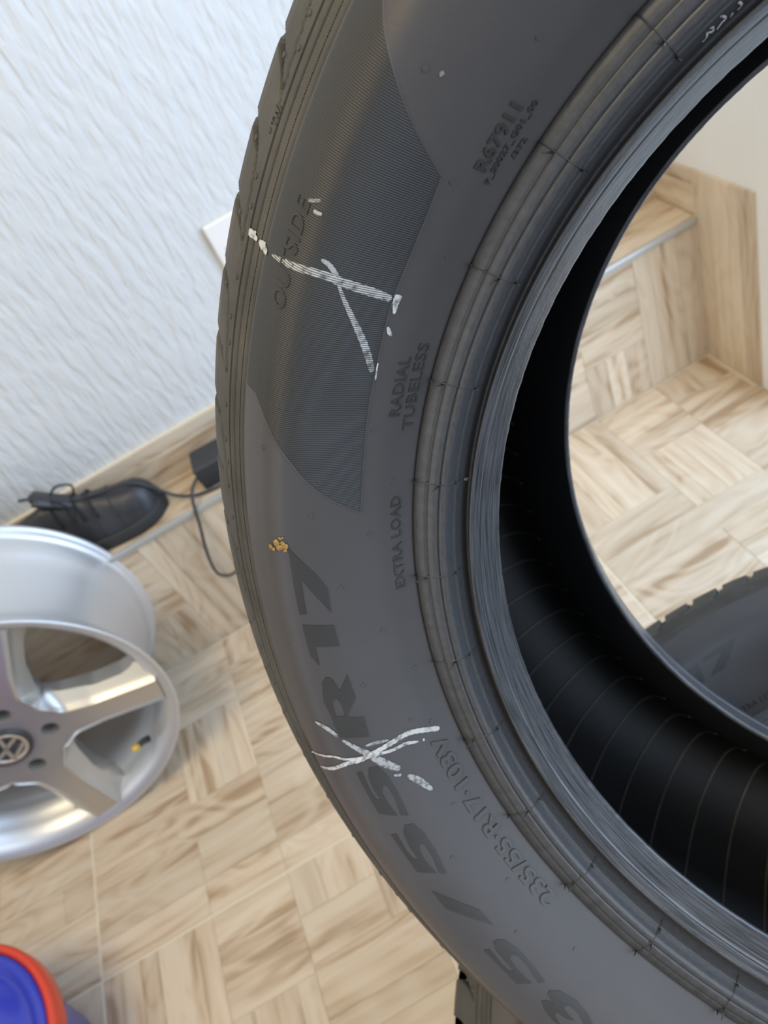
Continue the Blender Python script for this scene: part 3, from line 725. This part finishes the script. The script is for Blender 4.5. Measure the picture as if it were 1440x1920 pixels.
spoke_deg = (-15, -87, 57, 129, 201)
bolt = revolve('bolt_seat', [(-.046, .0001), (-.046, .0076), (-.036, .0090)], 24)
for a in spoke_deg:
    s = obj('spoke', sm, None, wheel); s.rotation_euler = (0, 0, math.radians(a))
    obj('bolt_seat', bolt, M_dark, s).location = (.060, 0, 0)
cap = obj('hub_cap', revolve('hub_cap', [(-.03, .0345), (-.010, .0345), (-.0085, .0335), (-.0078, .0325), (-.0078, .0290), (-.0095, .0285), (-.0095, .0001)], 64), M_dark, wheel)
obj('emblem_ring', revolve('emblem_ring', [(-.0094, .0284), (-.0078, .0281), (-.0078, .0236), (-.0094, .0233)], 64), M_emblem, cap)
def bar2(pts, wd=.0052):
    bm = bmesh.new()
    for (a, b) in zip(pts[:-1], pts[1:]):
        d = Vector(b) - Vector(a); nrm = Vector((-d.y, d.x)).normalized() * wd / 2
        q = [Vector(a) + nrm, Vector(a) - nrm, Vector(b) - nrm, Vector(b) + nrm]
        lo = [bm.verts.new((p.x, p.y, -.0096)) for p in q]; hi = [bm.verts.new((p.x, p.y, -.0078)) for p in q]
        bm.faces.new(hi); bm.faces.new(lo[::-1])
        for i in range(4): bm.faces.new((lo[i], lo[(i + 1) % 4], hi[(i + 1) % 4], hi[i]))
    bmesh.ops.recalc_face_normals(bm, faces=bm.faces[:]); m = bpy.data.meshes.new('emblem_letter'); bm.to_mesh(m); bm.free(); return m
R_ = Matrix.Rotation(math.radians(-40), 4, 'Z')
e = obj('emblem_letter', bar2([(-.0105, .0220), (0, .0015), (.0105, .0220)]), M_emblem, cap); e.matrix_local = R_
e = obj('emblem_letter', bar2([(-.0215, .0110), (-.0110, -.0205), (0, -.0025), (.0110, -.0205), (.0215, .0110)]), M_emblem, cap); e.matrix_local = R_
val = obj('valve', tube_mesh('valve', [(.196, 0, -.018), (.187, 0, -.013), (.178, 0, -.004)], [.0055, .0048, .0042], 12), M_black, wheel); val.rotation_euler = (0, 0, math.radians(-47))
obj('valve_cap', tube_mesh('valve_cap', [(.178, 0, -.004), (.171, 0, .002), (.170, 0, .003)], [.0046, .0044, .003], 12), M_yellow, val)

# ---------------------------------------------------------------- black shoe on the ledge
shoe = empty('shoe', (-.405, 1.040, ZL + .0007)); tag(shoe, 'black leather lace-up shoe on the tiled ledge behind the alloy wheel', 'shoe')
# outline half widths along the length, toe at +x
xs_ = np.array([-.140, -.132, -.110, -.070, -.030, .010, .050, .085, .110, .126, .136, .140]); hw_ = np.array([.004, .022, .031, .032, .029, .031, .039, .042, .038, .028, .014, .003])
def loft(name, xs, rows, close_ends=True):
    n = len(rows[0]); V = [v for r in rows for v in r]
    Fc = [(i * n + k, i * n + (k + 1) % n, (i + 1) * n + (k + 1) % n, (i + 1) * n + k) for i in range(len(rows) - 1) for k in range(n)]
    if close_ends: Fc += [tuple(range(n))[::-1], tuple((len(rows) - 1) * n + k for k in range(n))]
    return mesh(name, V, Fc)
xd = np.linspace(-.140, .140, 44); hd = np.interp(xd, xs_, hw_)
hd = np.convolve(np.pad(hd, 1, 'edge'), [.25, .5, .25], 'valid')
def sole_row(x, h): 
    h = h + .004; b = .022 if x > -.05 else .026
    return [(x, -h, .003), (x, -h * .95, 0), (x, h * .95, 0), (x, h, .003), (x, h, b - .003), (x, h * .97, b), (x, -h * .97, b), (x, -h, b - .003)]
obj('sole', loft('sole', xd, [sole_row(x, h) for x, h in zip(xd, hd)]), M_sole, shoe)
topz = np.interp(xd, [-.14, -.12, -.06, -.02, .02, .06, .09, .115, .130, .138, .140], [.088, .098, .096, .104, .094, .078, .067, .063, .054, .040, .030])
rows = []
for x, h, z in zip(xd, hd, topz):
    r = []
    for k in range(20):
        a = -.1 * math.pi + 1.2 * math.pi * k / 19
        cy_, cz_ = math.cos(a), math.sin(a)
        pw = .62
        yv = h * np.sign(cy_) * abs(cy_) ** pw * (1 - .42 * max(0, cz_) * np.interp(x, [-.14, -.02, .05, .14], [.4, 1.0, .8, .25])); zv = .018 + (z - .018) * max(-.05, cz_) ** .8 if cz_ > 0 else .018 + cz_ * .01
        r.append((x, yv, zv))
    rows.append(r)
obj('upper', loft('upper', xd, rows), M_shoe, shoe)
# toe cap seam, tongue, collar, laces
def over(x, k0, k1, lift):
    i = int(np.argmin(abs(xd - x))); return [(rows[i][k][0], rows[i][k][1] * 1.01, rows[i][k][2] + lift) for k in range(k0, k1)]
obj('toe_seam', tube_mesh('toe_seam', over(.075, 1, 19, .0006), .0011, 6), M_sole, shoe)
obj('vamp_seam', tube_mesh('vamp_seam', over(.040, 1, 19, .0006), .0011, 6), M_sole, shoe)
tng = []
for t in np.linspace(0, 1, 10):
    x = .030 - .042 * t; z = .086 + .030 * t + .008 * t * t; w = .016 + .003 * t
    tng.append([(x, -w, z), (x + .002, 0, z + .004), (x, w, z), (x - .006, w, z - .002), (x - .005, 0, z), (x - .006, -w, z - .002)])
obj('tongue', loft('tongue', None, tng), M_shoe, shoe)
obj('pull_tab', box_mesh('pull_tab', (-.020, -.008, .112), (-.012, .008, .128), .002), M_cable, shoe)
for j, x in enumerate((.046, .030, .014, -.002)):
    pts = over(x, 4, 16, .0035); obj('lace', tube_mesh('lace', pts, .0020, 6), M_lace, shoe)
for s in (-1, 1):
    obj('lace', tube_mesh('lace', smooth_path([(.0, .0, .106), (.014, s * .020, .110), (.030, s * .034, .092), (.022, s * .040, .070), (.034, s * .040, .052)], 5), .0019, 6), M_lace, shoe)
obj('heel_counter', tube_mesh('heel_counter', over(-.075, 0, 20, .0008), .0014, 6), M_sole, shoe)

# ---------------------------------------------------------------- charger, cables, socket
ch = empty('power_adapter', (-.105, 1.035, ZL + .0007)); ch.rotation_euler = (0, 0, math.radians(-3))
tag(ch, 'black box-shaped power adapter lying on the tiled ledge beside the cables', 'power adapter')
obj('case', box_mesh('case', (-.095, -.030, 0), (.045, .026, .042), .004, 3), M_cable, ch)
obj('case_seam', box_mesh('case_seam', (-.0954, -.0304, .0195), (.0454, .0264, .0212), 0), M_black, ch)
zc = ZL + .0035
c1 = obj('power_cable', tube_mesh('power_cable', smooth_path([(-.440, 1.046, .405), (-.412, 1.040, .396), (-.396, 1.034, .383), (-.372, 1.034, .366), (-.345, 1.034, .358), (-.312, 1.033, .352), (-.290, 1.031, .345), (-.268, 1.026, .322), (-.245, 1.015, .295), (-.215, 1.006, zc + .002), (-.17, .998, zc), (-.10, .994, zc), (-.04, .998, zc)], 5), .0026, 8), M_cable)
tag(c1, 'thin black cable draped over the shoe and along the ledge', 'cable')
c2 = obj('power_cable', tube_mesh('power_cable', smooth_path([(-.196, 1.022, ZL + .024), (-.206, 1.010, ZL + .026), (-.216, .998, ZL + .022), (-.224, .984, ZL + .010), (-.236, .975, .250), (-.249, .974, .215), (-.260, .973, .178), (-.263, .972, .152), (-.254, .971, .137), (-.236, .972, .134), (-.205, .974, .150), (-.170, .976, .200), (-.150, .980, .262), (-.135, .990, ZL + .006), (-.12, 1.002, ZL + .012)], 5), .0026, 8), M_cable)
tag(c2, 'thin black cable hanging in a loop in front of the ledge from the adapter', 'cable')
sk = empty('wall_socket', (.041, YB, .540)); tag(sk, 'white wall socket plate on the ribbed plaster wall behind the standing tyre', 'wall socket')
obj('plate', box_mesh('plate', (-.040, -.010, -.058), (.040, .0005, .058), .003, 3), M_socket, sk)
obj('insert', box_mesh('insert', (-.024, -.0125, -.022), (.024, -.006, .022), .002), M_socket, sk)

# ---------------------------------------------------------------- blue tub with a red rim
tub = empty('plastic_tub', (-.752, .428, 0)); tag(tub, 'round blue plastic tub with a red rim on the floor near the alloy wheel', 'tub')
obj('body', revolve('body', [(0, .0001), (0, .118), (.004, .122), (.120, .143), (.136, .1455)], 96), M_blue, tub)
obj('rim_band', revolve('rim_band', [(.128, .1450), (.128, .1590), (.131, .1615), (.150, .1627), (.154, .1610), (.1555, .1580), (.154, .1525), (.146, .1500)], 96), M_red, tub)
obj('lid', revolve('lid', [(.146, .1510), (.1575, .1505), (.1585, .1440), (.1560, .1400), (.150, .1340), (.1495, .1290), (.157, .1220), (.166, .1000), (.173, .0700), (.177, .0350), (.178, .0001)], 96), M_blue, tub)
